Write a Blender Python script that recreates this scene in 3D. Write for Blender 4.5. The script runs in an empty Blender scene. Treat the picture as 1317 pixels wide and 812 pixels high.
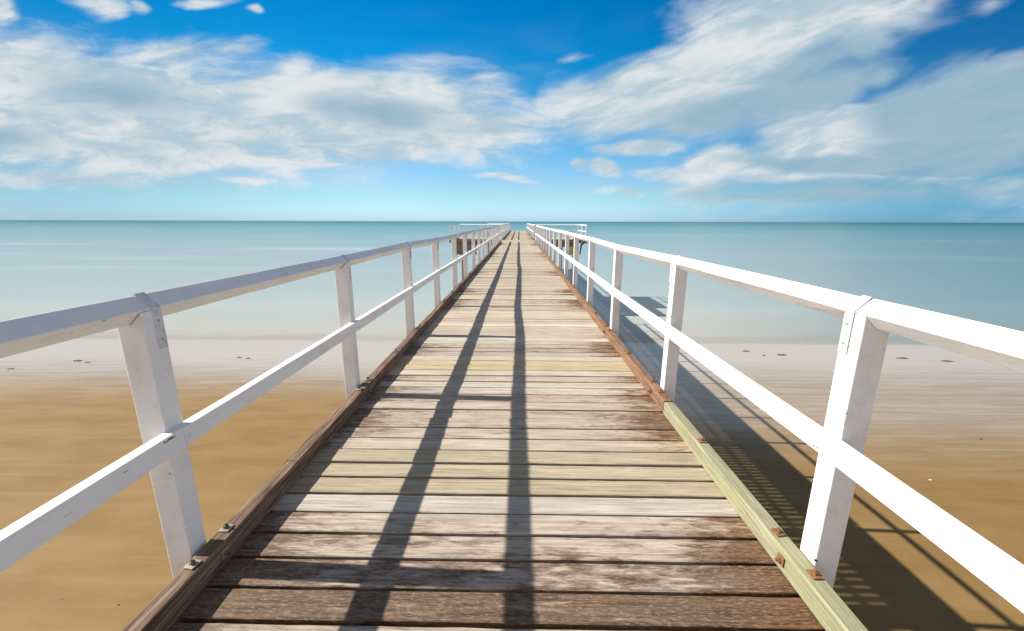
import bpy, bmesh, math, random
from mathutils import Vector, Matrix, noise as mnoise

sc = bpy.context.scene
COL = sc.collection
rad = math.radians

# ------------------------------------------------------------------ camera
DECK = 4.2                      # top of the jetty planks above the sand
cam_d = bpy.data.cameras.new('camera'); cam = bpy.data.objects.new('camera', cam_d); COL.objects.link(cam)
cam_d.sensor_width = 36.0; cam_d.lens = 14.187
cam_d.clip_start = 0.05; cam_d.clip_end = 120000.0
cam.matrix_world = (Matrix.Translation((0, 0, DECK + 1.4)) @ Matrix.Rotation(rad(.93), 4, 'Z')
                    @ Matrix.Rotation(math.pi/2 - math.atan(121/519), 4, 'X') @ Matrix.Rotation(rad(.15), 4, 'Z'))
sc.camera = cam

# ------------------------------------------------------------------ node helper
class G:
    """short-hand for building node trees"""
    def __init__(s, tree): s.t = tree; s.n = tree.nodes; s.l = tree.links
    def new(s, typ, **kw):
        n = s.n.new(typ)
        for k, v in kw.items(): setattr(n, k, v)
        return n
    def put(s, sock, v):
        if v is None: return
        if isinstance(v, bpy.types.NodeSocket): s.l.new(v, sock)
        else:
            if isinstance(v, (tuple, list)) and sock.type == 'RGBA' and len(v) == 3: v = (*v, 1)
            sock.default_value = v
    def m(s, op, a, b=None, c=None, clamp=False):
        n = s.new('ShaderNodeMath', operation=op, use_clamp=clamp)
        for i, v in enumerate((a, b, c)): s.put(n.inputs[i], v)
        return n.outputs[0]
    def v(s, op, a, b=None):
        n = s.new('ShaderNodeVectorMath', operation=op)
        s.put(n.inputs[0], a); s.put(n.inputs[1], b)
        return n.outputs[0]
    def scale(s, a, k): return s.v('MULTIPLY', a, k)
    def rng(s, x, a, b, c=0., d=1., smooth=True):
        n = s.new('ShaderNodeMapRange', interpolation_type='SMOOTHSTEP' if smooth else 'LINEAR')
        for i, v in enumerate((x, a, b, c, d)): s.put(n.inputs[i], v)
        return n.outputs[0]
    def mix(s, f, a, b, mode='MIX'):
        n = s.new('ShaderNodeMix', data_type='RGBA', blend_type=mode)
        s.put(n.inputs[0], f); s.put(n.inputs[6], a); s.put(n.inputs[7], b)
        return n.outputs[2]
    def noise(s, vec, scale=1., detail=4., rough=.55, dist=0.):
        n = s.new('ShaderNodeTexNoise')
        s.put(n.inputs['Vector'], vec); s.put(n.inputs['Scale'], scale); s.put(n.inputs['Detail'], detail)
        s.put(n.inputs['Roughness'], rough); s.put(n.inputs['Distortion'], dist)
        return n.outputs[0]
    def ramp(s, x, stops):
        n = s.new('ShaderNodeValToRGB'); s.put(n.inputs[0], x)
        e = n.color_ramp.elements
        while len(e) < len(stops): e.new(.5)
        for q, (p, c) in zip(e, stops): q.position = p; q.color = (*c, 1)
        return n.outputs[0]
    def xyz(s, vec):
        n = s.new('ShaderNodeSeparateXYZ'); s.put(n.inputs[0], vec); return n.outputs
    def comb(s, x, y, z):
        n = s.new('ShaderNodeCombineXYZ')
        for i, v in enumerate((x, y, z)): s.put(n.inputs[i], v)
        return n.outputs[0]
    def bump(s, h, strength, dist):
        n = s.new('ShaderNodeBump'); s.put(n.inputs['Strength'], strength); s.put(n.inputs['Distance'], dist); s.put(n.inputs['Height'], h)
        return n.outputs[0]

# ------------------------------------------------------------------ sun and sky
SUN_AZ_AHEAD = 2.0              # degrees ahead of straight left
SUN_EL = 38.8
sd = Vector((-math.cos(rad(SUN_EL))*math.cos(rad(SUN_AZ_AHEAD)), math.cos(rad(SUN_EL))*math.sin(rad(SUN_AZ_AHEAD)), math.sin(rad(SUN_EL))))
sun_d = bpy.data.lights.new('sun', 'SUN'); sun = bpy.data.objects.new('sun', sun_d); COL.objects.link(sun)
sun_d.energy = 5.0; sun_d.angle = rad(.55); sun_d.color = (1, .935, .83)
sun.rotation_euler = sd.to_track_quat('Z', 'Y').to_euler(); sun.location = (-30, 0, 40)

sc.view_settings.view_transform = 'Standard'; sc.view_settings.look = 'None'
sc.view_settings.gamma = 1; sc.view_settings.use_curve_mapping = False
sc.view_settings.exposure = .68

CLOUD_WHITE = [
    (-0.934, 0.235, 0.896, 0.223, -0.049, 1) ,
    (-0.408, 0.234, 0.67, 0.165, -0.066, 1) ,
    (-0.077, 0.209, 0.215, 0.09, -0.033, 0.85) ,
    (-1.086, 0.284, 0.425, 0.203, -0.098, 1) ,
    (-1.079, 0.094, 0.542, 0.05, 0.001, 0.7) ,
    (-0.528, 0.129, 0.417, 0.031, 0.0, 0.6) ,
    (-0.79, 0.363, 0.242, 0.051, 0.087, 0.6) ,
    (-0.925, 0.469, 0.124, 0.059, -0.005, 1) ,
    (-0.831, 0.463, 0.057, 0.027, -0.005, 0.7) ,
    (-1.143, 0.463, 0.078, 0.056, -0.005, 0.9) ,
    (-0.601, 0.448, 0.043, 0.016, -0.159, 0.7) ,
    (-0.696, 0.468, 0.062, 0.02, -0.005, 0.7) ,
    (-0.665, 0.375, 0.147, 0.032, 0.117, 0.6) ,
    (-0.486, 0.338, 0.155, 0.044, -0.162, 0.6) ,
    (-0.636, 0.091, 0.141, 0.013, 0.001, 0.7) ,
    (-0.047, 0.095, 0.152, 0.013, 0.001, 0.6) ,
    (-0.001, 0.233, 0.122, 0.034, -0.001, 0.6) ,
    (0.039, 0.184, 0.134, 0.023, -0.001, 0.5) ,
    (0.635, 0.432, 0.401, 0.15, 0.089, 1) ,
    (0.499, 0.335, 0.485, 0.148, 0.329, 1) ,
    (0.283, 0.268, 0.36, 0.113, 0.16, 1) ,
    (0.774, 0.395, 0.153, 0.129, 0.621, 0.75) ,
    (0.125, 0.273, 0.156, 0.053, 0.126, 0.7) ,
    (0.392, 0.216, 0.287, 0.065, 0.097, 0.65) ,
    (0.661, 0.28, 0.314, 0.102, 0.34, 0.7) ,
    (0.708, 0.211, 0.238, 0.067, 0.22, 1.2) ,
    (0.986, 0.208, 0.482, 0.19, 0.083, 1) ,
    (0.79, 0.319, 0.171, 0.064, 0.162, 0.7) ,
    (1.049, 0.295, 0.271, 0.109, 0.097, 0.85) ,
    (0.913, 0.15, 0.496, 0.078, 0.034, 0.8) ,
    (0.666, 0.15, 0.37, 0.067, 0.033, 0.7) ,
    (0.214, 0.126, 0.06, 0.031, 0.0, 1) ,
    (0.163, 0.136, 0.046, 0.023, 0.0, 0.75) ,
    (0.282, 0.167, 0.139, 0.028, 0.066, 0.8) ,
    (0.44, 0.133, 0.145, 0.063, 0.17, 0.95) ,
    (0.331, 0.109, 0.125, 0.029, 0.001, 0.7) ,
    (0.206, 0.077, 0.093, 0.016, 0.001, 0.6) ,
    (0.601, 0.113, 0.322, 0.052, 0.001, 0.6) ,
    (0.425, 0.078, 0.3, 0.032, 0.001, 0.5) ,
    (0.748, 0.09, 0.188, 0.024, 0.001, 0.5) ,
    (0.989, 0.089, 0.064, 0.024, 0.001, 0.6) ,
    (1.146, 0.066, 0.064, 0.016, 0.001, 0.6) ,
    (0.806, 0.064, 0.459, 0.054, 0.001, 0.62) ,
    (1.107, 0.079, 0.319, 0.07, 0.001, 0.62) ,
    (0.61, 0.05, 0.436, 0.032, 0.002, 0.5) ,
    (0.99, 0.452, 0.116, 0.052, 0.156, 0.4) ,
    (0.123, 0.347, 0.061, 0.016, 0.123, 0.4) ,
]
CLOUD_GREY = [
    (-0.925, 0.276, 0.346, 0.084, -0.098, 0.7) ,
    (-0.317, 0.247, 0.254, 0.056, -0.066, 0.8) ,
    (-1.187, 0.184, 0.216, 0.052, -0.049, 0.7) ,
    (-0.671, 0.167, 0.288, 0.04, -0.0, 0.3) ,
    (-1.081, 0.088, 0.495, 0.048, 0.001, 0.5) ,
    (0.69, 0.311, 0.35, 0.102, 0.374, 1.1) ,
    (0.51, 0.252, 0.395, 0.074, 0.197, 1.05) ,
    (0.875, 0.314, 0.251, 0.087, 0.198, 1.2) ,
    (1.025, 0.256, 0.368, 0.135, 0.081, 1.35) ,
    (0.865, 0.128, 0.532, 0.034, -0.033, 1.3) ,
    (1.033, 0.158, 0.386, 0.076, -0.0, 1.2) ,
    (0.782, 0.187, 0.27, 0.015, 0.049, 0.4) ,
    (0.373, 0.233, 0.247, 0.047, 0.13, 0.55) ,
    (0.806, 0.068, 0.701, 0.06, 0.001, 1.1) ,
]

world = bpy.data.worlds.new('World'); sc.world = world; world.use_nodes = True
world.node_tree.nodes.clear()
def build_sky():
    g = G(world.node_tree)
    sky = g.new('ShaderNodeTexSky', sky_type='NISHITA')
    sky.sun_disc = False; sky.sun_elevation = rad(SUN_EL); sky.sun_rotation = rad(-90 + SUN_AZ_AHEAD)
    sky.altitude = 0; sky.air_density = 1.0; sky.dust_density = .35; sky.ozone_density = 2.0
    d = g.new('ShaderNodeTexCoord').outputs['Generated']
    x, y, z = g.xyz(d)
    yy = g.m('MAXIMUM', y, .06)
    S = g.m('DIVIDE', x, yy); T = g.m('DIVIDE', z, yy)
    P = g.comb(S, T, 0.)
    # clear sky: pale at the horizon, strong blue higher up, unseen sky behind the viewer brightened as fill light
    el = g.m('MAXIMUM', z, 0.)
    tint = g.ramp(el, [(.01, (.62, .98, 1.)), (.087, (.60, .84, 1.)), (.174, (.37, .84, 1.)), (.31, (.02, .72, .98)), (.42, (0., .61, .96))])
    tint = g.mix(g.rng(el, .0, .07), g.v('MULTIPLY', tint, (1., 1., 1.62)), g.v('MULTIPLY', tint, (1., 1.02, 1.08)))
    base = g.mix(1., sky.outputs[0], tint, 'MULTIPLY')
    side = g.mix(g.rng(x, .08, .88), g.mix(g.rng(x, -.2, -1.), (1., 1., 1.), (.32, .38, .43)), (.15, .35, .46))
    base = g.mix(1., base, side, 'MULTIPLY')
    base = g.mix(g.rng(y, .05, -.4), base, (4.8, 5.1, 5.9))
    base = g.mix(g.rng(z, .42, .72), base, (1.05, 1.3, 1.8))  # unseen overhead sky, level set for the shade on rails and deck
    # clouds stretched along the wind
    shear = g.m('MULTIPLY', g.m('MAXIMUM', g.m('SUBTRACT', S, .1), 0.), .28)
    T2 = g.m('SUBTRACT', T, shear)
    streak = g.comb(g.m('MULTIPLY', S, 3.6), g.m('MULTIPLY', T2, 11.5), 0.)
    n1 = g.noise(streak, 1., 5., .52, .6)
    n2 = g.noise(g.comb(g.m('MULTIPLY', S, 1.6), g.m('MULTIPLY', T2, 5.), 3.), 1., 4., .5, .4)
    nw = g.noise(g.comb(g.m('MULTIPLY', S, 8.), g.m('MULTIPLY', T2, 26.), 7.), 1., 5., .58, .7)
    wp = g.new('ShaderNodeTexNoise'); g.put(wp.inputs['Vector'], g.comb(g.m('MULTIPLY', S, 4.), g.m('MULTIPLY', T, 9.), 1.)); wp.inputs['Scale'].default_value = 1.; wp.inputs['Detail'].default_value = 3.
    warp = g.v('MULTIPLY', g.v('SUBTRACT', wp.outputs[1], (.5, .5, .5)), (.22, .07, 0.))
    PW = g.v('ADD', P, warp)
    def blobs(lst):
        acc = None
        for cx, cy, rx, ry, a, w in lst:
            mp = g.new('ShaderNodeMapping', vector_type='TEXTURE')
            g.put(mp.inputs[0], PW); mp.inputs[1].default_value = (cx, cy, 0); mp.inputs[2].default_value = (0, 0, a); mp.inputs[3].default_value = (rx, ry, 1)
            gr = g.new('ShaderNodeTexGradient', gradient_type='SPHERICAL'); g.put(gr.inputs[0], mp.outputs[0])
            q = g.m('MULTIPLY', gr.outputs[1], w)
            acc = q if acc is None else g.m('SMOOTH_MAX', acc, q, .08)
        return acc
    W = blobs(CLOUD_WHITE); K = blobs(CLOUD_GREY)
    nn = g.m('ADD', g.m('MULTIPLY', g.m('SUBTRACT', n1, .5), .62), g.m('ADD', g.m('MULTIPLY', g.m('SUBTRACT', n2, .5), .6), g.m('MULTIPLY', g.m('SUBTRACT', nw, .5), g.rng(S, -.05, .3, .34, .12))))
    edge = g.rng(W, .0, .15)
    dens = g.rng(g.m('ADD', g.m('ADD', W, .02), g.m('MULTIPLY', nn, edge)), .15, .60)
    gk = g.rng(g.m('ADD', K, g.m('MULTIPLY', nn, .55)), .12, .72)
    # a faint veil so the blue is never flat
    veil = g.m('MULTIPLY', g.rng(g.m('ADD', n1, g.m('MULTIPLY', n2, .6)), .72, 1.15), .25)
    dens = g.m('MAXIMUM', g.m('MULTIPLY', dens, .97), g.m('MULTIPLY', veil, g.rng(T, .5, .12)))
    far = g.rng(T, .0, .16)
    white = g.mix(far, CLOUD_LOW, CLOUD_HI)
    var = g.rng(g.m('ADD', n1, g.m('MULTIPLY', g.m('SUBTRACT', nw, .5), 1.1)), .28, .74)
    white = g.mix(var, g.v('MULTIPLY', white, (.62, .765, .855)), g.v('MULTIPLY', white, (1.06, 1.045, 1.03)))
    cl = g.mix(g.m('MULTIPLY', gk, .86), white, CLOUD_SHADE)
    col = g.mix(dens, base, cl)
    bg = g.new('ShaderNodeBackground'); g.put(bg.inputs[0], col); bg.inputs[1].default_value = .093
    out = g.new('ShaderNodeOutputWorld'); g.l.new(bg.outputs[0], out.inputs[0])
CLOUD_LOW = (5.2, 5.7, 6.); CLOUD_HI = (4.9, 5.2, 5.3); CLOUD_SHADE = (1.9, 3.05, 3.85)
build_sky()

# ------------------------------------------------------------------ materials
def mat(name):
    m = bpy.data.materials.new(name); m.use_nodes = True
    g = G(m.node_tree); b = m.node_tree.nodes['Principled BSDF']
    pos = g.new('ShaderNodeNewGeometry').outputs['Position']
    return m, g, b, pos

def white_paint():
    m, g, b, p = mat('white_paint')
    grain = g.noise(g.scale(p, (30., 6., 22.)), 1., 5., .6)
    fine = g.noise(g.scale(p, (70., 70., 70.)), 1., 3., .6)
    dirt = g.noise(g.scale(p, (6., 3., 5.)), 1., 5., .65)
    c = g.mix(g.rng(dirt, .46, .76, 0., .55), (.80, .795, .79), (.60, .575, .54))
    c = g.mix(g.rng(grain, .52, .76, 0., .34), c, (.55, .54, .52))
    chip = g.m('MULTIPLY', g.rng(g.noise(g.scale(p, (26., 11., 30.)), 1., 4., .6), .695, .715), g.rng(dirt, .44, .50))
    c = g.mix(chip, c, (.06, .045, .035))
    g.put(b.inputs['Base Color'], c); b.inputs['Roughness'].default_value = .5
    b.inputs['Specular IOR Level'].default_value = .35
    h = g.m('ADD', g.m('ADD', g.m('MULTIPLY', grain, .7), g.m('MULTIPLY', fine, .3)), g.m('MULTIPLY', chip, -.5))
    g.put(b.inputs['Normal'], g.bump(h, .3, .004))
    return m

def plank_wood():
    m, g, b, p = mat('weathered_planks')
    at = g.new('ShaderNodeAttribute', attribute_name='tone')
    ip = g.new('ShaderNodeAttribute', attribute_name='pid').outputs['Fac']
    tone = at.outputs['Color']; paint = at.outputs['Alpha']
    q = g.v('ADD', p, g.comb(g.m('MULTIPLY', ip, 3.71), g.m('MULTIPLY', ip, 1.37), ip))
    grain = g.noise(g.scale(q, (3.2, 95., 60.)), 1., 6., .62, .5)
    broad = g.noise(g.scale(q, (1.1, 9., 9.)), 1., 4., .55, .4)
    flake = g.noise(g.scale(q, (7.5, 34., 30.)), 1., 7., .70, .5)
    fleck = g.noise(g.scale(q, (34., 150., 90.)), 1., 6., .72)
    px = g.xyz(p)[0]
    ends = g.m('MULTIPLY', g.rng(g.m('ABSOLUTE', g.m('ADD', px, .07)), .62, 1.25), .16)
    light = g.mix(g.rng(grain, .30, .68), g.v('MULTIPLY', tone, (.76, .72, .67)), g.v('MULTIPLY', tone, (1.34, 1.33, 1.30)))
    light = g.mix(g.rng(fleck, .54, .70, 0., .45), light, g.v('MULTIPLY', tone, (.55, .48, .43)))
    light = g.mix(g.rng(broad, .4, .75, 0., .35), light, g.v('MULTIPLY', tone, (.72, .66, .62)))
    brown = g.mix(g.rng(grain, .3, .7), (.060, .035, .021), (.172, .106, .064))
    brown = g.mix(g.rng(fleck, .48, .64, 0., .75), brown, g.v('MULTIPLY', tone, (.78, .72, .66)))
    mask = g.m('ADD', g.m('MULTIPLY', flake, .62), g.m('ADD', g.m('MULTIPLY', broad, .26), g.m('MULTIPLY', fleck, .18)))
    thr = g.m('SUBTRACT', .80, g.m('ADD', g.m('MULTIPLY', paint, .42), g.m('MULTIPLY', ends, g.m('MINIMUM', g.m('MULTIPLY', paint, 3.), 1.))))
    f = g.rng(g.m('SUBTRACT', mask, thr), -.085, .09)
    c = g.mix(f, light, brown)
    c = g.mix(g.m('MULTIPLY', g.rng(g.m('ADD', px, g.m('MULTIPLY', g.m('SUBTRACT', broad, .5), .9)), .62, 1.15), g.m('MULTIPLY', g.rng(paint, .1, .4), .55)), c, g.v('MULTIPLY', c, (.92, .62, .40)))
    hair = g.noise(g.scale(q, (9., 280., 150.)), 1., 4., .6)
    c = g.mix(g.rng(hair, .5, .74, 0., .38), c, g.v('MULTIPLY', c, (.5, .46, .43)))
    crack = g.rng(g.noise(g.scale(q, (1.3, 140., 20.)), 1., 3., .5, 1.2), .70, .74)
    c = g.mix(g.m('MULTIPLY', crack, .45), c, (.05, .035, .028))
    g.put(b.inputs['Base Color'], c)
    g.put(b.inputs['Roughness'], g.rng(f, 0., 1., .82, .62))
    b.inputs['Specular IOR Level'].default_value = .3
    h = g.m('ADD', grain, g.m('ADD', g.m('MULTIPLY', f, .5), g.m('MULTIPLY', crack, -.9)))
    g.put(b.inputs['Normal'], g.bump(h, .5, .004))
    return m

def beam_wood(name, dark, light, lich=None):
    m, g, b, p = mat(name)
    grain = g.noise(g.scale(p, (75., 3.4, 75.)), 1., 6., .62, .6)
    broad = g.noise(g.scale(p, (9., 2.2, 9.)), 1., 5., .6)
    c = g.mix(g.rng(grain, .32, .68), dark, light)
    c = g.mix(g.rng(broad, .42, .75, 0., .6), c, g.v('MULTIPLY', g.mix(.5, dark, light), (.75, .72, .7)))
    if lich: c = g.mix(g.rng(g.noise(g.scale(p, (14., 5., 14.)), 1., 6., .7), .46, .66, 0., .75), c, lich)
    crack = g.rng(g.noise(g.scale(p, (95., 1.5, 60.)), 1., 3., .5, 1.), .69, .73)
    c = g.mix(g.m('MULTIPLY', crack, .7), c, (.03, .02, .015))
    g.put(b.inputs['Base Color'], c); b.inputs['Roughness'].default_value = .8; b.inputs['Specular IOR Level'].default_value = .25
    g.put(b.inputs['Normal'], g.bump(g.m('SUBTRACT', grain, crack), .55, .005))
    return m

def metal(name, a, c2, metallic=.6, rough=.5):
    m, g, b, p = mat(name)
    n = g.noise(p, 90., 5., .65)
    g.put(b.inputs['Base Color'], g.mix(g.rng(n, .38, .66), a, c2))
    b.inputs['Metallic'].default_value = metallic; b.inputs['Roughness'].default_value = rough
    return m

def painted(name, a, c2, sc_=14.):
    m, g, b, p = mat(name)
    n = g.noise(p, sc_, 5., .65)
    g.put(b.inputs['Base Color'], g.mix(g.rng(n, .4, .65), a, c2)); b.inputs['Roughness'].default_value = .7
    return m

def sand_mat():
    m, g, b, p = mat('beach_sand')
    x, y, z = g.xyz(p)
    n_big = g.noise(g.scale(p, (.12, .30, 0.)), 1., 4., .55)
    # line between the golden sand and the wet, rippled flat
    line = g.m('ADD', g.rng(x, -7., 11., 14.2, 9.7), g.m('MULTIPLY', g.m('SUBTRACT', n_big, .5), 2.2))
    n_l = g.noise(g.scale(p, (.5, 2.2, 0.)), 1., 5., .6)
    wet = g.rng(g.m('ADD', g.m('SUBTRACT', y, line), g.m('MULTIPLY', g.m('SUBTRACT', n_l, .5), 3.2)), -2.4, 3.2)
    streak = g.noise(g.scale(p, (.22, 3.6, 0.)), 1., 5., .6, .6)
    soft = g.noise(g.scale(p, (.5, 1.3, 0.)), 1., 5., .6)
    fine = g.noise(p, 45., 3., .6)
    gold = g.mix(g.rng(soft, .35, .7), (.262, .168, .068), (.215, .132, .047))
    gold = g.mix(g.rng(streak, .5, .75, 0., .4), gold, (.31, .215, .105))
    pale = g.mix(g.rng(streak, .35, .68), (.285, .212, .14), (.385, .312, .232))
    rp = g.noise(g.scale(p, (1.1, 7.5, 0.)), 1., 4., .6, 1.5)
    pale = g.mix(g.rng(rp, .45, .68, 0., .45), pale, (.27, .205, .155))
    pale = g.mix(g.rng(g.m('ADD', y, g.m('MULTIPLY', g.m('SUBTRACT', streak, .5), 4.)), 14.0, 20., 0., .85), pale, (.455, .418, .372))
    gold = g.mix(g.rng(x, -2., 12., 0., .6), gold, g.v('MULTIPLY', gold, (.80, .76, .66)))  # vignette put into the sand colour: darker toward the right
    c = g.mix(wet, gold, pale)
    c = g.mix(g.rng(fine, .35, .7, 0., .12), c, (.15, .09, .04))
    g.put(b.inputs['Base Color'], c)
    g.put(b.inputs['Roughness'], g.rng(wet, 0., 1., .75, .34))
    g.put(b.inputs['Specular IOR Level'], g.rng(wet, 0., 1., .2, .5))
    rip = g.noise(g.scale(p, (.9, 7., 0.)), 1., 3., .5, 1.2)
    h = g.m('ADD', g.m('MULTIPLY', rip, g.rng(wet, 0., 1., .15, 1.)), g.m('MULTIPLY', fine, .12))
    g.put(b.inputs['Normal'], g.bump(h, .35, .05))
    return m

def sea_mat():
    m, g, b, p = mat('sea_water')
    x, y, z = g.xyz(p)
    n1 = g.noise(g.scale(p, (.03, .22, 0.)), 1., 4., .55)
    n2 = g.noise(g.scale(p, (.004, .035, 0.)), 1., 4., .55, .5)
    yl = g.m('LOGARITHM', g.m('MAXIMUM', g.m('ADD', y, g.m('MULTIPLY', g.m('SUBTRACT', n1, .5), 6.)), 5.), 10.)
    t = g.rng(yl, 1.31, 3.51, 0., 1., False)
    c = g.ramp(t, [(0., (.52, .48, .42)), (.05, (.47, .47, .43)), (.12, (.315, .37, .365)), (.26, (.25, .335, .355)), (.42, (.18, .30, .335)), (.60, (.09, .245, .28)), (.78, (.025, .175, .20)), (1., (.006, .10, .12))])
    n3 = g.noise(g.scale(p, (.010, .065, 0.)), 1., 3., .5, .3)
    foam = g.m('MULTIPLY', g.m('MULTIPLY', g.rng(n3, .5, .72), g.rng(x, 20., -20., .25, 1.)), g.m('MULTIPLY', g.rng(yl, 1.72, 1.85), g.rng(yl, 2.25, 2.05)))
    foam = g.m('MAXIMUM', foam, g.m('MULTIPLY', g.rng(n2, .5, .75), .35))
    right_vignette = g.rng(g.m('DIVIDE', x, g.m('MAXIMUM', y, 5.)), .25, 1.25, 0., .9)  # vignette and polarizer dimming painted into the water colour, stronger to the right
    c = g.mix(right_vignette, c, g.v('MULTIPLY', c, (.40, .60, .70)))
    c = g.mix(g.m('MULTIPLY', foam, .42), c, (.52, .58, .60))
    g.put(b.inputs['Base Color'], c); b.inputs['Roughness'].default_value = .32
    b.inputs['IOR'].default_value = 1.33; b.inputs['Specular IOR Level'].default_value = .22
    # the thin sheet of water at the edge lets the sand show
    ne = g.noise(g.scale(p, (.18, .55, 0.)), 1., 4., .6)
    a = g.rng(g.m('ADD', y, g.m('MULTIPLY', g.m('SUBTRACT', ne, .5), 2.6)), 21.8, 26., 0., 1.)
    a = g.m('MULTIPLY', a, g.rng(y, 22., 36., .72, 1.))
    g.put(b.inputs['Alpha'], a)
    return m

def weed_mat():
    m, g, b, p = mat('seaweed')
    n = g.noise(p, 30., 4., .6)
    g.put(b.inputs['Base Color'], g.mix(g.rng(n, .35, .65), (.07, .055, .032), (.17, .135, .08))); b.inputs['Roughness'].default_value = .7
    return m

M = dict(white=white_paint(), plank=plank_wood(),
         brown=beam_wood('brown_beam', (.060, .031, .019), (.30, .205, .14)),
         red=beam_wood('red_brown_beam', (.13, .07, .042), (.31, .185, .115)),
         green=beam_wood('pale_green_beam', (.21, .195, .12), (.37, .355, .24), (.29, .295, .15)),
         pile=beam_wood('pile_timber', (.12, .085, .062), (.27, .205, .155)),
         fender=beam_wood('fender_timber', (.11, .07, .045), (.26, .175, .115)),
         pale=beam_wood('pale_decking', (.35, .31, .27), (.55, .50, .45)),
         galv=metal('galvanised_steel', (.50, .47, .40), (.30, .25, .18), .55, .45),
         rust=metal('rusty_steel', (.23, .10, .045), (.34, .19, .09), .35, .6),
         bolt=metal('dark_bolt_steel', (.10, .085, .07), (.25, .2, .15), .7, .4),
         yellow=painted('yellow_paint', (.50, .40, .03), (.36, .30, .05)),
         dark=painted('dark_iron', (.03, .03, .035), (.06, .05, .05)),
         strap=painted('painted_strap', (.66, .67, .69), (.52, .53, .56), 40.), sand=sand_mat(), sea=sea_mat(), weed=weed_mat(),
         stone=painted('dark_pebble', (.05, .04, .03), (.10, .08, .06), 60.), shell=painted('pale_shell', (.6, .55, .47), (.5, .43, .33), 60.))

# ------------------------------------------------------------------ object helpers
def tag(o, label=None, cat=None, group=None, kind=None):
    if label: o['label'] = label
    if cat: o['category'] = cat
    if group: o['group'] = group
    if kind: o['kind'] = kind
    return o

def thing(name, loc, label, cat, group=None):
    o = bpy.data.objects.new(name, None); COL.objects.link(o); o.location = loc; o.empty_display_size = .3
    return tag(o, label, cat, group)

def wloc(o):
    v = Vector((0, 0, 0))
    while o is not None: v += o.location; o = o.parent
    return v

class MB:
    """collects vertices and faces in world space; build() links them as ONE mesh object"""
    def __init__(s): s.v = []; s.f = []; s.tone = []; s.pid = []
    def add(s, vs, fs, tone=None, pid=0.):
        k = len(s.v); s.v += [Vector(q) for q in vs]; s.f += [[i + k for i in f] for f in fs]
        if tone is not None: s.tone += [tone]*len(vs); s.pid += [pid]*len(vs)
    def box(s, x0, x1, y0, y1, z0, z1):
        s.add([(x, y, z) for z in (z0, z1) for (x, y) in ((x0, y0), (x1, y0), (x1, y1), (x0, y1))],
              [[3, 2, 1, 0], [4, 5, 6, 7], [0, 1, 5, 4], [1, 2, 6, 5], [2, 3, 7, 6], [3, 0, 4, 7]])
    def loft(s, rings, tone=None, pid=0., cap=True):
        n = len(rings[0]); vs = [p for r in rings for p in r]; fs = []
        for i in range(len(rings) - 1):
            for j in range(n):
                a, b2 = i*n + j, i*n + (j + 1) % n
                fs.append([a, b2, b2 + n, a + n])
        if cap: fs += [list(range(n))[::-1], [len(vs) - n + j for j in range(n)]]
        s.add(vs, fs, tone, pid)
    def cyl(s, p0, p1, r0, r1=None, n=10):
        p0, p1 = Vector(p0), Vector(p1); r1 = r0 if r1 is None else r1
        q = (p1 - p0).to_track_quat('Z', 'Y')
        rings = [[p + q @ Vector((r*math.cos(2*math.pi*k/n), r*math.sin(2*math.pi*k/n), 0)) for k in range(n)] for p, r in ((p0, r0), (p1, r1))]
        s.loft(rings)
    def build(s, name, m, parent=None, bevel=0., smooth=False, segs=2):
        lo = Vector([min(q[i] for q in s.v) for i in range(3)]); hi = Vector([max(q[i] for q in s.v) for i in range(3)])
        org = Vector(((lo.x + hi.x)/2, (lo.y + hi.y)/2, lo.z))
        me = bpy.data.meshes.new(name); me.from_pydata([q - org for q in s.v], [], s.f)
        bm = bmesh.new(); bm.from_mesh(me); bmesh.ops.recalc_face_normals(bm, faces=bm.faces); bm.to_mesh(me); bm.free()
        if s.tone:
            a = me.attributes.new('tone', 'FLOAT_COLOR', 'POINT'); a.data.foreach_set('color', [c for t in s.tone for c in t])
            a = me.attributes.new('pid', 'FLOAT', 'POINT'); a.data.foreach_set('value', s.pid)
        me.materials.append(m)
        if smooth: me.shade_smooth()
        o = bpy.data.objects.new(name, me); COL.objects.link(o)
        if parent is not None: o.parent = parent; o.location = org - wloc(parent)
        else: o.location = org
        if bevel:
            bv = o.modifiers.new('bevel', 'BEVEL'); bv.width = bevel; bv.segments = segs; bv.limit_method = 'ANGLE'; bv.angle_limit = rad(40)
        return o

R = random.Random(11)

# ------------------------------------------------------------------ the setting
def sheet(name, xs, ys, zf, m):
    b = MB(); nx, ny = len(xs), len(ys)
    b.add([(x, y, zf(x, y)) for y in ys for x in xs], [[j*nx + i, j*nx + i + 1, (j + 1)*nx + i + 1, (j + 1)*nx + i] for j in range(ny - 1) for i in range(nx - 1)])
    o = b.build(name, m, smooth=True); o['kind'] = 'structure'; return o
def sand_z(x, y):
    base = -.094*max(0., min(y, 24.) - 7.) - (.03*(y - 24.) if y > 24 else 0.)
    if y > 100: base = -3.9
    near = max(0., 1 - abs(x)/70)
    return base + (near*.03*(mnoise.noise(Vector((x*.16, y*.4, 0))) - .25) if -20 < y < 22 else 0.)
xs = [-60000, -3000, -400, -120] + [-70 + i*1. for i in range(141)] + [120, 400, 3000, 60000]
ys = [-3000, -300, -60] + [-20 + i*.5 for i in range(95)] + [30, 50, 80, 200]
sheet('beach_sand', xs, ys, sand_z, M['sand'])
sheet('sea', [-90000, -2000, -200, 0, 200, 2000, 90000], [21.2, 26, 30, 60, 200, 1000, 10000, 90000], lambda x, y: -1.55, M['sea'])

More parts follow.
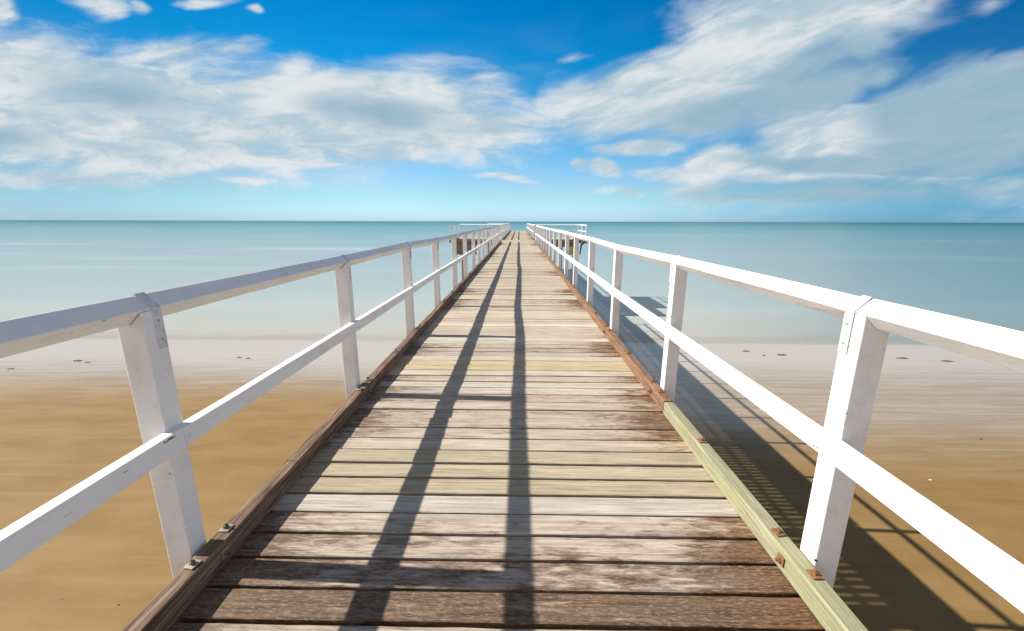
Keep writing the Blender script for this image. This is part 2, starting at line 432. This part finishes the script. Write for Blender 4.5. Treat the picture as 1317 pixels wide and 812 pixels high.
# ------------------------------------------------------------------ the jetty
XL, XR = -1.222, 1.087          # inner faces of the kerb beams
KW, KH = .073, .095             # kerb width and height
PITCH, GAP, THK = .1405, .016, .036
Y0 = 1.158 - 12*PITCH
END = 63.0
POST_SP = 1.80
jetty = thing('jetty', (-.07, 1.0, 0), 'long weathered timber jetty deck of cross planks running out over the sea', 'jetty')

def T(r, g_, b_, paint): return (r, g_, b_, paint)
# plank colours as they lie, counted from the one whose near edge is at y = 1.158
SPEC = {-1: T(0.340, 0.297, 0.245, 0.45), 0: T(0.370, 0.304, 0.238, 0.93), 1: T(0.400, 0.334, 0.287, 0.70), 2: T(0.392, 0.334, 0.280, 0.55), 3: T(0.392, 0.337, 0.283, 0.48), 4: T(0.407, 0.377, 0.339, 0.16),
        5: T(0.340, 0.294, 0.213, 0.06), 6: T(0.355, 0.312, 0.227, 0.08), 7: T(0.348, 0.304, 0.227, 0.14), 8: T(0.400, 0.355, 0.287, 0.30), 9: T(0.377, 0.326, 0.273, 0.41), 10: T(0.370, 0.319, 0.266, 0.53),
        11: T(0.370, 0.319, 0.266, 0.47), 12: T(0.385, 0.334, 0.280, 0.35), 13: T(0.370, 0.312, 0.259, 0.45), 14: T(0.407, 0.362, 0.315, 0.40), 15: T(0.422, 0.384, 0.336, 0.20), 16: T(0.385, 0.334, 0.280, 0.38),
        17: T(0.422, 0.384, 0.322, 0.16), 18: T(0.400, 0.341, 0.217, 0.05), 19: T(0.414, 0.352, 0.224, 0.05), 20: T(0.422, 0.384, 0.322, 0.14), 21: T(0.370, 0.319, 0.266, 0.41), 22: T(0.355, 0.304, 0.252, 0.47), 23: T(0.370, 0.319, 0.266, 0.45),
        24: T(0.414, 0.370, 0.315, 0.35), 25: T(0.444, 0.413, 0.364, 0.10)}
def plank_rings(i, n):
    y0 = Y0 + i*PITCH; y1 = y0 + PITCH - GAP*R.uniform(.85, 1.25)
    y0 += R.uniform(-.002, .002)
    dz = R.uniform(-.0025, .0025); tilt = R.uniform(-.0025, .0025); skew = R.uniform(-.003, .003)
    xa, xb = -1.292 + R.uniform(-.006, .006), 1.152 + R.uniform(-.006, .006)
    s1, s2 = R.random()*100, R.random()*100
    rings = []
    for k in range(n + 1):
        t = k/n; x = xa + (xb - xa)*t
        if n > 1:
            a = .002*mnoise.noise(Vector((x*5, s1, 0))) + .0022*mnoise.noise(Vector((x*23, s1, 3)))
            b2 = .002*mnoise.noise(Vector((x*5, s2, 0))) + .0022*mnoise.noise(Vector((x*23, s2, 3)))
            w = .002*mnoise.noise(Vector((x*1.5, s1, 9)))
        else: a = b2 = w = 0
        ya, yb = y0 + a + skew*(t - .5), y1 + b2 + skew*(t - .5); zt = DECK + dz + w; c = .004
        rings.append([(x, ya, zt - THK), (x, yb, zt - THK), (x, yb, zt - c + tilt), (x, yb - c, zt + tilt), (x, ya + c, zt - tilt), (x, ya, zt - c - tilt)])
    return rings
far = MB(); NPL = int((END - Y0)/PITCH)
hold = .35
for i in range(NPL):
    k = i - 12
    hold = min(.8, max(.0, hold + R.uniform(-.3, .3)))
    v = R.uniform(.78, 1.08); wv = R.uniform(-.03, .03)
    tone = SPEC.get(k) or ((.43*v, (.375 + wv*.3)*v, (.31 - wv*.8)*v, hold*.68) if R.random() > .2 else (.48*v, .435*v, .345*v, .04))
    if i < 100:
        b = MB(); b.loft(plank_rings(i, 40), tone, R.random()*40)
        b.build('plank', M['plank'], jetty)
    else: far.loft(plank_rings(i, 1), tone, R.random()*40)
fo = far.build('planking', M['plank'], jetty); fo['kind'] = 'stuff'

# posts: measured for the nearest, then evenly spaced
POSTS_L = [-.40, 1.375, 3.074, 4.870, 6.669]; POSTS_R = [-.42, 1.383, 3.075, 4.905, 6.73]
while POSTS_L[-1] < 27: POSTS_L.append(POSTS_L[-1] + POST_SP)
while POSTS_R[-1] < 27: POSTS_R.append(POSTS_R[-1] + POST_SP)
GAP0, GAP1 = 28.5, 32.2         # opening to the landings

def kerb(side, y0, y1, m, label=None):
    xa, xb = (XL - KW, XL) if side < 0 else (XR, XR + KW)
    rings = []; n = max(2, int((y1 - y0)/.25)); s0 = R.random()*50; dz = R.uniform(-.003, .003); dx = R.uniform(-.003, .003)
    for k in range(n + 1):
        y = y0 + (y1 - y0)*k/n
        def j(q): return .003*mnoise.noise(Vector((y*2.3, s0, q)))
        c = .006; z0, z1 = DECK + .004, DECK + KH + dz
        rings.append([(xa + dx + j(0), y, z0), (xb + dx + j(1), y, z0), (xb + dx + j(1), y, z1 - c + j(2)), (xb + dx - c + j(1), y, z1 + j(2)), (xa + dx + c + j(0), y, z1 + j(3)), (xa + dx + j(0), y, z1 - c + j(3))])
    b = MB(); b.loft(rings); o = b.build('kerb_beam', m, jetty)
    if label: o['label'] = label
    return o
def washer(parent, c, axis, m, size=.045, rot=0.):
    """square plate washer with a nut and bolt end; axis 0 = pointing along x, 2 = up"""
    b = MB(); bb = MB(); s = size/2
    def P(u, v, w):
        u, v = u*math.cos(rot) - v*math.sin(rot), u*math.sin(rot) + v*math.cos(rot)
        return (c[0] + u, c[1] + v, c[2] + w) if axis == 2 else (c[0] + w*axis_sign, c[1] + u, c[2] + v)
    axis_sign = -1 if c[0] > 0 else 1
    b.loft([[P(-s, -s, w), P(s, -s, w), P(s, s, w), P(-s, s, w)] for w in (.0005, .005)])
    o = b.build('washer', m, parent, bevel=.001, segs=1)
    hx = [[P(.011*math.cos(k*math.pi/3), .011*math.sin(k*math.pi/3), w) for k in range(6)] for w in (.0055, .016)]
    bb.loft(hx); rr = [[P(.0055*math.cos(k*math.pi/4), .0055*math.sin(k*math.pi/4), w) for k in range(8)] for w in (.016, .024)]
    bb.loft(rr)
    bb.build('nut', M['bolt'] if m is M['galv'] else m, parent)

def lengths(posts, first, step, lo, hi):
    cuts = [lo]; k = first
    while k < len(posts) and posts[k] < hi - 1.0: cuts.append(posts[k]); k += step
    cuts.append(hi); return cuts
kb = []
cl = [-1.2, 1.99, 3.56 + 1.66, 9.0, 14.4, 19.8, 25.2, GAP0]
for a, b2 in zip(cl, cl[1:]): kb.append((kerb(-1, a + .004, b2 - .004, M['brown']), a, b2, -1))
cr = [-1.2, 2.80, 6.73 + .1, 12.2, 17.5, 23., GAP0]
for n_, (a, b2) in enumerate(zip(cr, cr[1:])):
    kb.append((kerb(1, a + .006, b2 - .006, M['green'] if n_ == 0 else M['red'], 'pale greenish newer kerb beam' if n_ == 0 else 'red brown kerb beam'), a, b2, 1))
for s in (-1, 1): kerb(s, GAP1, END, M['brown'] if s < 0 else M['red'])
for o, a, b2, s in kb:
    xc = XL - KW/2 if s < 0 else XR + KW/2; xi = XL if s < 0 else XR
    pl = POSTS_L if s < 0 else POSTS_R; mm = M['galv'] if s < 0 else M['rust']
    for q, py in enumerate(pl[:9]):
        if not a < py < b2 - .1: continue
        for dy in (-.095, .105):
            if a < py + dy < b2: washer(o, (xc + R.uniform(-.006, .006), py + dy + R.uniform(-.012, .012), DECK + KH + .004), 2, mm, .043, R.uniform(-.2, .2))
        washer(o, (xi + .004*(-s), py + .02, DECK + .052), 0, mm, .04)
        mid = py + .86
        if a < mid < b2 and q < 6: washer(o, (xc, mid, DECK + KH + .004), 2, mm, .043, R.uniform(-.2, .2))
# the substructure
for x0, x1, z0 in ((.99, 1.15, .52), (-.62, -.50, .27), (-1.29, -1.13, .52)):
    b = MB(); b.box(x0, x1, -1.4, END - .05, DECK - z0, DECK - THK - .008); b.build('girder', M['pile'], jetty)
for k, y in enumerate([-.2, 5., 10.2, 15.4, 20.6, 25.8, 31., 36.2, 41.4, 46.6, 51.8, 57., 62.]):
    b = MB(); b.box(-1.40, 1.26, y - .13, y + .13, DECK - .80, DECK - .525); b.build('crosshead', M['pile'], jetty, bevel=.01)
    for x in (-.95, .81):
        b = MB(); b.cyl((x, y, -2.6), (x, y, DECK - .805), .16, .14, 14); b.build('pile', M['pile'], jetty, smooth=False)

# ------------------------------------------------------------------ railings
RC, RS = 1.095, .0705           # top rail: centre height above the deck, side of its square section
PW2 = .047                      # half a post
MC, MH, MW = .588, .078, .046   # mid rail centre height, height, thickness
def post_mesh(x, y, s, h, lean=(0, 0)):
    """square timber post with a V cut in its top for the rail standing on its edge"""
    zt = DECK + h; zv = zt - PW2 - .003; w = PW2; d = .0425; c = .004
    z0 = DECK - .30; b = MB()
    def prof(yy):
        q = [(-w, z0), (w, z0), (w, zt - .003), (0, zv), (-w, zt - .003)]
        return [(x + u + lean[0]*(z - DECK), yy + lean[1]*(z - DECK), z) for u, z in q]
    b.loft([prof(y - d), prof(y + d)])
    return b
def strap(x, y, cz, dx, ph):
    """flat steel strap bent over the rail and screwed to both faces of the post"""
    hd = RS/math.sqrt(2); t = .0035; w = .019; b = MB(); k = t*1.2
    out = [(-PW2 - t, cz - .15), (-PW2 - t, cz + .004), (0, cz + hd + k + .001), (PW2 + t, cz + .004), (PW2 + t, cz - .15)]
    inn = [(-PW2 - .0006, cz - .15), (-PW2 - .0006, cz + .003), (0, cz + hd + .0015), (PW2 + .0006, cz + .003), (PW2 + .0006, cz - .15)]
    for i in range(4):
        vs = []
        for yy in (y - w, y + w): vs += [(x + out[i][0], yy, out[i][1]), (x + out[i + 1][0], yy, out[i + 1][1]), (x + inn[i + 1][0], yy, inn[i + 1][1]), (x + inn[i][0], yy, inn[i][1])]
        b.add(vs, [[0, 1, 2, 3], [7, 6, 5, 4], [0, 4, 5, 1], [1, 5, 6, 2], [2, 6, 7, 3], [3, 7, 4, 0]])
    o = b.build('strap', M['strap'], ph)
    sb = MB()
    for sx in (-1, 1):
        for dz in (-.045, -.115):
            sb.cyl((x + sx*(PW2 + t + .0003), y, cz + dz), (x + sx*(PW2 + t + .003), y, cz + dz), .006, .004, 8)
    sb.build('screw', M['galv'], ph)
def bar(pts, prof, parent, name, m, bevel=.004, step=.3, jit=.0022):
    """a timber of cross-section prof (u across, w up) swept along pts"""
    b = MB(); rings = []; s0 = R.random()*80
    for (a, c) in zip(pts, pts[1:]):
        a, c = Vector(a), Vector(c); n = max(1, int((c - a).length/step)); dr = (c - a).normalized(); side = Vector((dr.y, -dr.x, 0)).normalized()
        for k in range(n + 1):
            if k == 0 and rings: continue
            p = a + (c - a)*k/n
            rings.append([p + side*(u + jit*mnoise.noise(Vector((p.x*2.1 + p.y*2.1, s0, u*90)))) + Vector((0, 0, w + jit*mnoise.noise(Vector((p.x*2.1 + p.y*2.1, s0 + 7, w*90))))) for u, w in prof])
    b.loft(rings); return b.build(name, m, parent, bevel=bevel)
HD = RS/math.sqrt(2)
DIA = [(0, -HD), (HD, 0), (0, HD), (-HD, 0)]
RECT = [(-MW/2, -MH/2), (MW/2, -MH/2), (MW/2, MH/2), (-MW/2, MH/2)]
def railing(name, label, group, x, s, posts, lo, hi, cut=2, first=1, full=True, zoff=0.):
    """s = side the deck lies on (+1: the deck is to the right of this railing)"""
    t = thing(name, (x, (lo + hi)/2, DECK - .3), label, 'railing', group)
    jx = [R.uniform(-.012, .012) for _ in posts]; jz = [R.uniform(-.017, .013) for _ in posts]
    for k in (0, 1, 2):
        if full: jx[k] *= .25; jz[k] *= .25
    def interp(arr, y):
        if y <= posts[0]: return arr[0]
        for a in range(len(posts) - 1):
            if posts[a] <= y <= posts[a + 1]:
                f = (y - posts[a])/(posts[a + 1] - posts[a]); return arr[a]*(1 - f) + arr[a + 1]*f
        return arr[-1]
    for k, y in enumerate(posts):
        o = post_mesh(x + jx[k], y, s, RC + jz[k], (R.uniform(-.004, .004), R.uniform(-.006, .006))).build('post', M['white'], t, bevel=.004)
        if full: strap(x + jx[k], y + .022, DECK + RC + jz[k], 0, o)
    cuts = [lo] + [y for k, y in enumerate(posts) if k >= first and (k - first) % cut == 0 and lo + .6 < y < hi - .6] + [hi]
    for a, c in zip(cuts, cuts[1:]):
        ys_ = [a] + [y for y in posts if a + .05 < y < c - .05] + [c]
        pts = [(x + interp(jx, y), y, DECK + RC + interp(jz, y) + .0015) for y in ys_]
        pts[0] = (pts[0][0], a + .0015, pts[0][2]); pts[-1] = (pts[-1][0], c - .0015, pts[-1][2])
        bar(pts, DIA, t, 'top_rail', M['white'], .0045)
    xm = x + s*(PW2 + MW/2 - .010)
    ys_ = [lo] + [y for y in posts if lo + .05 < y < hi - .05] + [hi]
    mj = [R.uniform(-.006, .006) for _ in posts]
    for a, c in zip(cuts, cuts[1:]):
        pts = [(xm + interp(jx, y)*.6, y, DECK + MC + interp(mj, y)) for y in ys_ if a < y < c]
        pts = [(xm + interp(jx, a)*.6, a + .001, DECK + MC + interp(mj, a))] + pts + [(xm + interp(jx, c)*.6, c - .001, DECK + MC + interp(mj, c))]
        o = bar(pts, RECT, t, 'mid_rail', M['white'], .0035)
        if full:
            for y in posts[:9]:
                if a <= y < c:
                    w = MB(); xs_ = xm + s*(MW/2) + interp(jx, y)*.6; zz = DECK + MC + interp(mj, y) - .012
                    w.cyl((xs_ + s*.0005, y + .02, zz), (xs_ + s*.0045, y + .02, zz), .017, .016, 12); w.cyl((xs_ + s*.0045, y + .02, zz), (xs_ + s*.012, y + .02, zz), .008, .007, 6)
                    w.build('bolt', M['white'], o)
    return t
XPL, XPR = -1.355, 1.212
GRP = 'white timber railings of the jetty'
railing('railing', 'long white timber railing along the left side of the jetty, nearest to the viewer', GRP, XPL, 1, [y for y in POSTS_L if y < GAP0 + .3], -1.5, GAP0 + .05, cut=2, first=1)
railing('railing', 'long sunlit white timber railing along the right side of the jetty, nearest to the viewer', GRP, XPR, -1, [y for y in POSTS_R if y < GAP0 + .3], -1.5, GAP0 + .05, cut=2, first=1)
fp = [GAP1 + .1 + k*1.9 for k in range(16)]
railing('railing', 'far white railing on the left of the jetty end, beyond the opening', GRP, XPL, 1, fp, GAP1, fp[-1] + .1, cut=4, full=False)
railing('railing', 'far white railing on the right of the jetty end, beyond the opening', GRP, XPR, -1, fp, GAP1, fp[-1] + .1, cut=4, full=False)

# ------------------------------------------------------------------ landings beside the jetty head
def cross_rail(t, a, c, n, ends=True):
    """straight rail run from a to c (deck level points) with n posts"""
    a, c = Vector(a), Vector(c)
    for k in range(0 if ends else 1, n):
        p = a + (c - a)*k/(n - 1)
        b = MB(); b.box(p.x - .05, p.x + .05, p.y - .05, p.y + .05, p.z - .25, p.z + RC - .05); b.build('post', M['white'], t, bevel=.004)
    up = Vector((0, 0, RC)); d = (c - a).normalized()*.08
    bar([a - d + up, c + d + up], DIA, t, 'top_rail', M['white'], .004, 1.)
    side = Vector((d.y, -d.x, 0)).normalized()*.06
    bar([a - d + Vector((0, 0, MC)) + side, c + d + Vector((0, 0, MC)) + side], RECT, t, 'mid_rail', M['white'], .003, 1.)
def landing(s, label):
    xi, xo, xw = (-1.42, -4.95, -5.78) if s < 0 else (1.28, 4.5, 5.66); y0, ym, y1 = 31.0, 34., 39.4; z = DECK - .02
    t = thing('landing_platform', ((xi + xo)/2, (y0 + y1)/2, 0), label, 'platform', 'landing platforms either side of the jetty')
    b = MB(); n = 56
    for k in range(n):
        ya = y0 + (y1 - y0)*k/n; q = xw if ya > ym - .01 else xo
        b.box(min(xi, q), max(xi, q), ya, ya + (y1 - y0)/n - .015, z - .05, z)
    b.build('decking', M['pale'], t)
    for q, ya, a0 in ((xo, y0, xi), (xw, ym, xo)):
        b = MB(); b.box(min(a0, q), max(a0, q), ya - .02, ya + .07, z + .004, z + .11); b.build('kerb_beam', M['brown'], t)
        b = MB(); b.box(min(a0, q), max(a0, q), ya + .02, ya + .14, z - .32, z - .055); b.build('fascia_beam', M['fender'], t)
    b = MB(); b.box(min(xi, xw), max(xi, xw), y1 - .14, y1 - .02, z - .32, z - .055); b.build('fascia_beam', M['fender'], t)
    for x in ([-2.3] if s < 0 else [3.2, 2.1]):
        b = MB(); b.cyl((x, y0 + .3, -2.8), (x, y0 + .3, z - .06), .15, .14, 12); b.build('pile', M['pile'], t)
    for x in ((-5.4, -2.2) if s < 0 else (5.3, 2.2)):
        b = MB(); b.cyl((x, y1 - .3, -2.8), (x, y1 - .3, z - .06), .15, .14, 12); b.build('pile', M['pile'], t)
    # vertical fender boards on the near face
    xf = (-4.95, -3.2) if s < 0 else (2.7, 4.35); b = MB(); n = 9
    for k in range(n):
        xa = xf[0] + (xf[1] - xf[0])*k/n; b.box(xa, xa + (xf[1] - xf[0])/n - .02, y0 - .09 - .01*(k % 2), y0 - .025, z - (1.05 if s < 0 else .46), z - .06)
    b.build('fender_boards', M['fender'], t)
    if s > 0:
        b = MB(); n = 5
        for k in range(n):
            xa = 3.72 + .63*k/n; b.box(xa, xa + .11, y0 - .10, y0 - .03, z - 1.05, z - .48)
        b.build('fender_panel', M['yellow'], t)['label'] = 'yellow painted lower fender panel'
        b = MB(); b.cyl((4.62, y0 - .1, z - 1.0), (4.72, y0 - .1, z - .22), .055, .07, 10); b.cyl((4.70, y0 - .1, z - .24), (4.88, y0 - .1, z - .08), .10, .13, 10); b.build('bracket', M['dark'], t)['label'] = 'dark iron bracket at the outer corner'
    return t, xi, xw, y0, y1
for s, side, lab in ((-1, 'left', 'left landing platform beside the jetty head, brown fender boards under its deck'), (1, 'right', 'right landing platform beside the jetty head, yellow panel and dark bracket under its deck')):
    t, xi, xw, y0, y1 = landing(s, lab)
    r = thing('landing_railing', (xw, y1, DECK), 'white railing around the landing on the %s of the jetty head' % side, 'railing', 'white railings of the landings')
    xr = xw - s*.08
    cross_rail(r, (xr, 34.15, DECK), (xr, y1 - .1, DECK), 3); cross_rail(r, (xr - s*.07, y1 - .1, DECK), (xi + s*.1, y1 - .1, DECK), 3, False)

# head of the jetty
t = thing('head_platform', (-3., 60.4, 0), 'small platform off the far left end of the jetty', 'platform')
b = MB(); b.box(-4.7, -1.42, 58.2, 62.6, DECK - .07, DECK - .02); b.build('decking', M['pale'], t)
for x, y in ((-4.5, 58.4), (-4.5, 62.4), (-2., 58.4), (-2., 62.4)):
    b = MB(); b.cyl((x, y, -3), (x, y, DECK - .075), .15, .14, 12); b.build('pile', M['pile'], t)
r = thing('landing_railing', (-3., 62.5, DECK), 'white railing at the far left end of the jetty, farthest from the viewer', 'railing', 'white railings of the landings')
cross_rail(r, (-4.65, 62.5, DECK), (-1.5, 62.5, DECK), 3)

# ------------------------------------------------------------------ small things on the sand
def clump(x, y, w, h, label, name='seaweed_clump', m='weed', cat='seaweed', group='seaweed clumps on the wet sand'):
    w *= .75 if m == 'weed' else 1.; b = MB(); n = 18; rings = []; s0 = R.random()*90; zb = sand_z(x, y) - .01
    for j, (rr, zz) in enumerate(((1., 0.), (.93, .45), (.7, .8), (.35, 1.), (.05, 1.05))):
        ring = []
        for k in range(n):
            a = 2*math.pi*k/n; q = rr*(1 + .45*mnoise.noise(Vector((math.cos(a)*1.6, math.sin(a)*1.6, s0))) + .25*mnoise.noise(Vector((math.cos(a)*5, math.sin(a)*5, s0 + j))))
            ring.append((x + w*q*math.cos(a), y + w*.42*q*math.sin(a), zb + h*zz*(1 + .5*mnoise.noise(Vector((a*2, s0, j))))))
        rings.append(ring)
    b.loft(rings)
    if m == 'weed':                                                 # loose fronds
        for k in range(16):
            a = R.uniform(0, 6.28); p = Vector((x + w*math.cos(a)*.8, y + w*.4*math.sin(a)*.8, zb + h*.5)); q = p + Vector((math.cos(a)*w*R.uniform(.2, .6), math.sin(a)*w*.3, R.uniform(-.4, .4)*h))
            q.z = max(q.z, zb + .012); b.cyl(p, q, .012, .004, 5)
    o = b.build(name, M[m], smooth=True); return tag(o, label, cat, group)
WEED = [(-21.37, 18.22, .22, .07, 'dark seaweed clump left of the nearest left railing post, larger of a pair'),
        (-20.59, 17.93, .14, .05, 'small seaweed clump beside a larger one, left of the nearest left post'),
        (-22.75, 16.71, .16, .05, 'seaweed clump on the wet sand at the left edge of the photo'),
        (-14.16, 19.22, .15, .05, 'small seaweed clump under the left mid rail, left one of a pair'),
        (-13.59, 19.06, .13, .05, 'small seaweed clump under the left mid rail, right one of a pair'),
        (12.57, 21.45, .22, .06, 'seaweed clump near the waterline, first beyond the right mid rail'),
        (12.96, 20.48, .11, .05, 'tiny seaweed clump between two larger ones beyond the right mid rail'),
        (14.01, 20.63, .30, .06, 'wide flat seaweed clump beyond the right mid rail, left of the nearest right post'),
        (19.87, 20.14, .36, .06, 'wide seaweed clump just right of the nearest right railing post'),
        (21.58, 19.62, .34, .06, 'seaweed clump on the wet sand under the right top rail, farthest to the right')]
for w in WEED: clump(*w)
clump(-5.96, 4.80, .022, .02, 'small dark pebble on the golden sand at the lower left', 'pebble', 'stone', 'pebble', None)
clump(-6.91, 4.88, .035, .015, 'flat dark pebble on the golden sand, left of the smaller one', 'pebble', 'stone', 'pebble', None)
clump(9.46, 8.30, .05, .025, 'pale shell lying on the golden sand right of the nearest right post', 'shell', 'shell', 'shell', None)
clump(13.02, 10.48, .07, .03, 'dark pebble at the right edge where the golden sand meets the wet flat', 'pebble', 'stone', 'pebble', None)
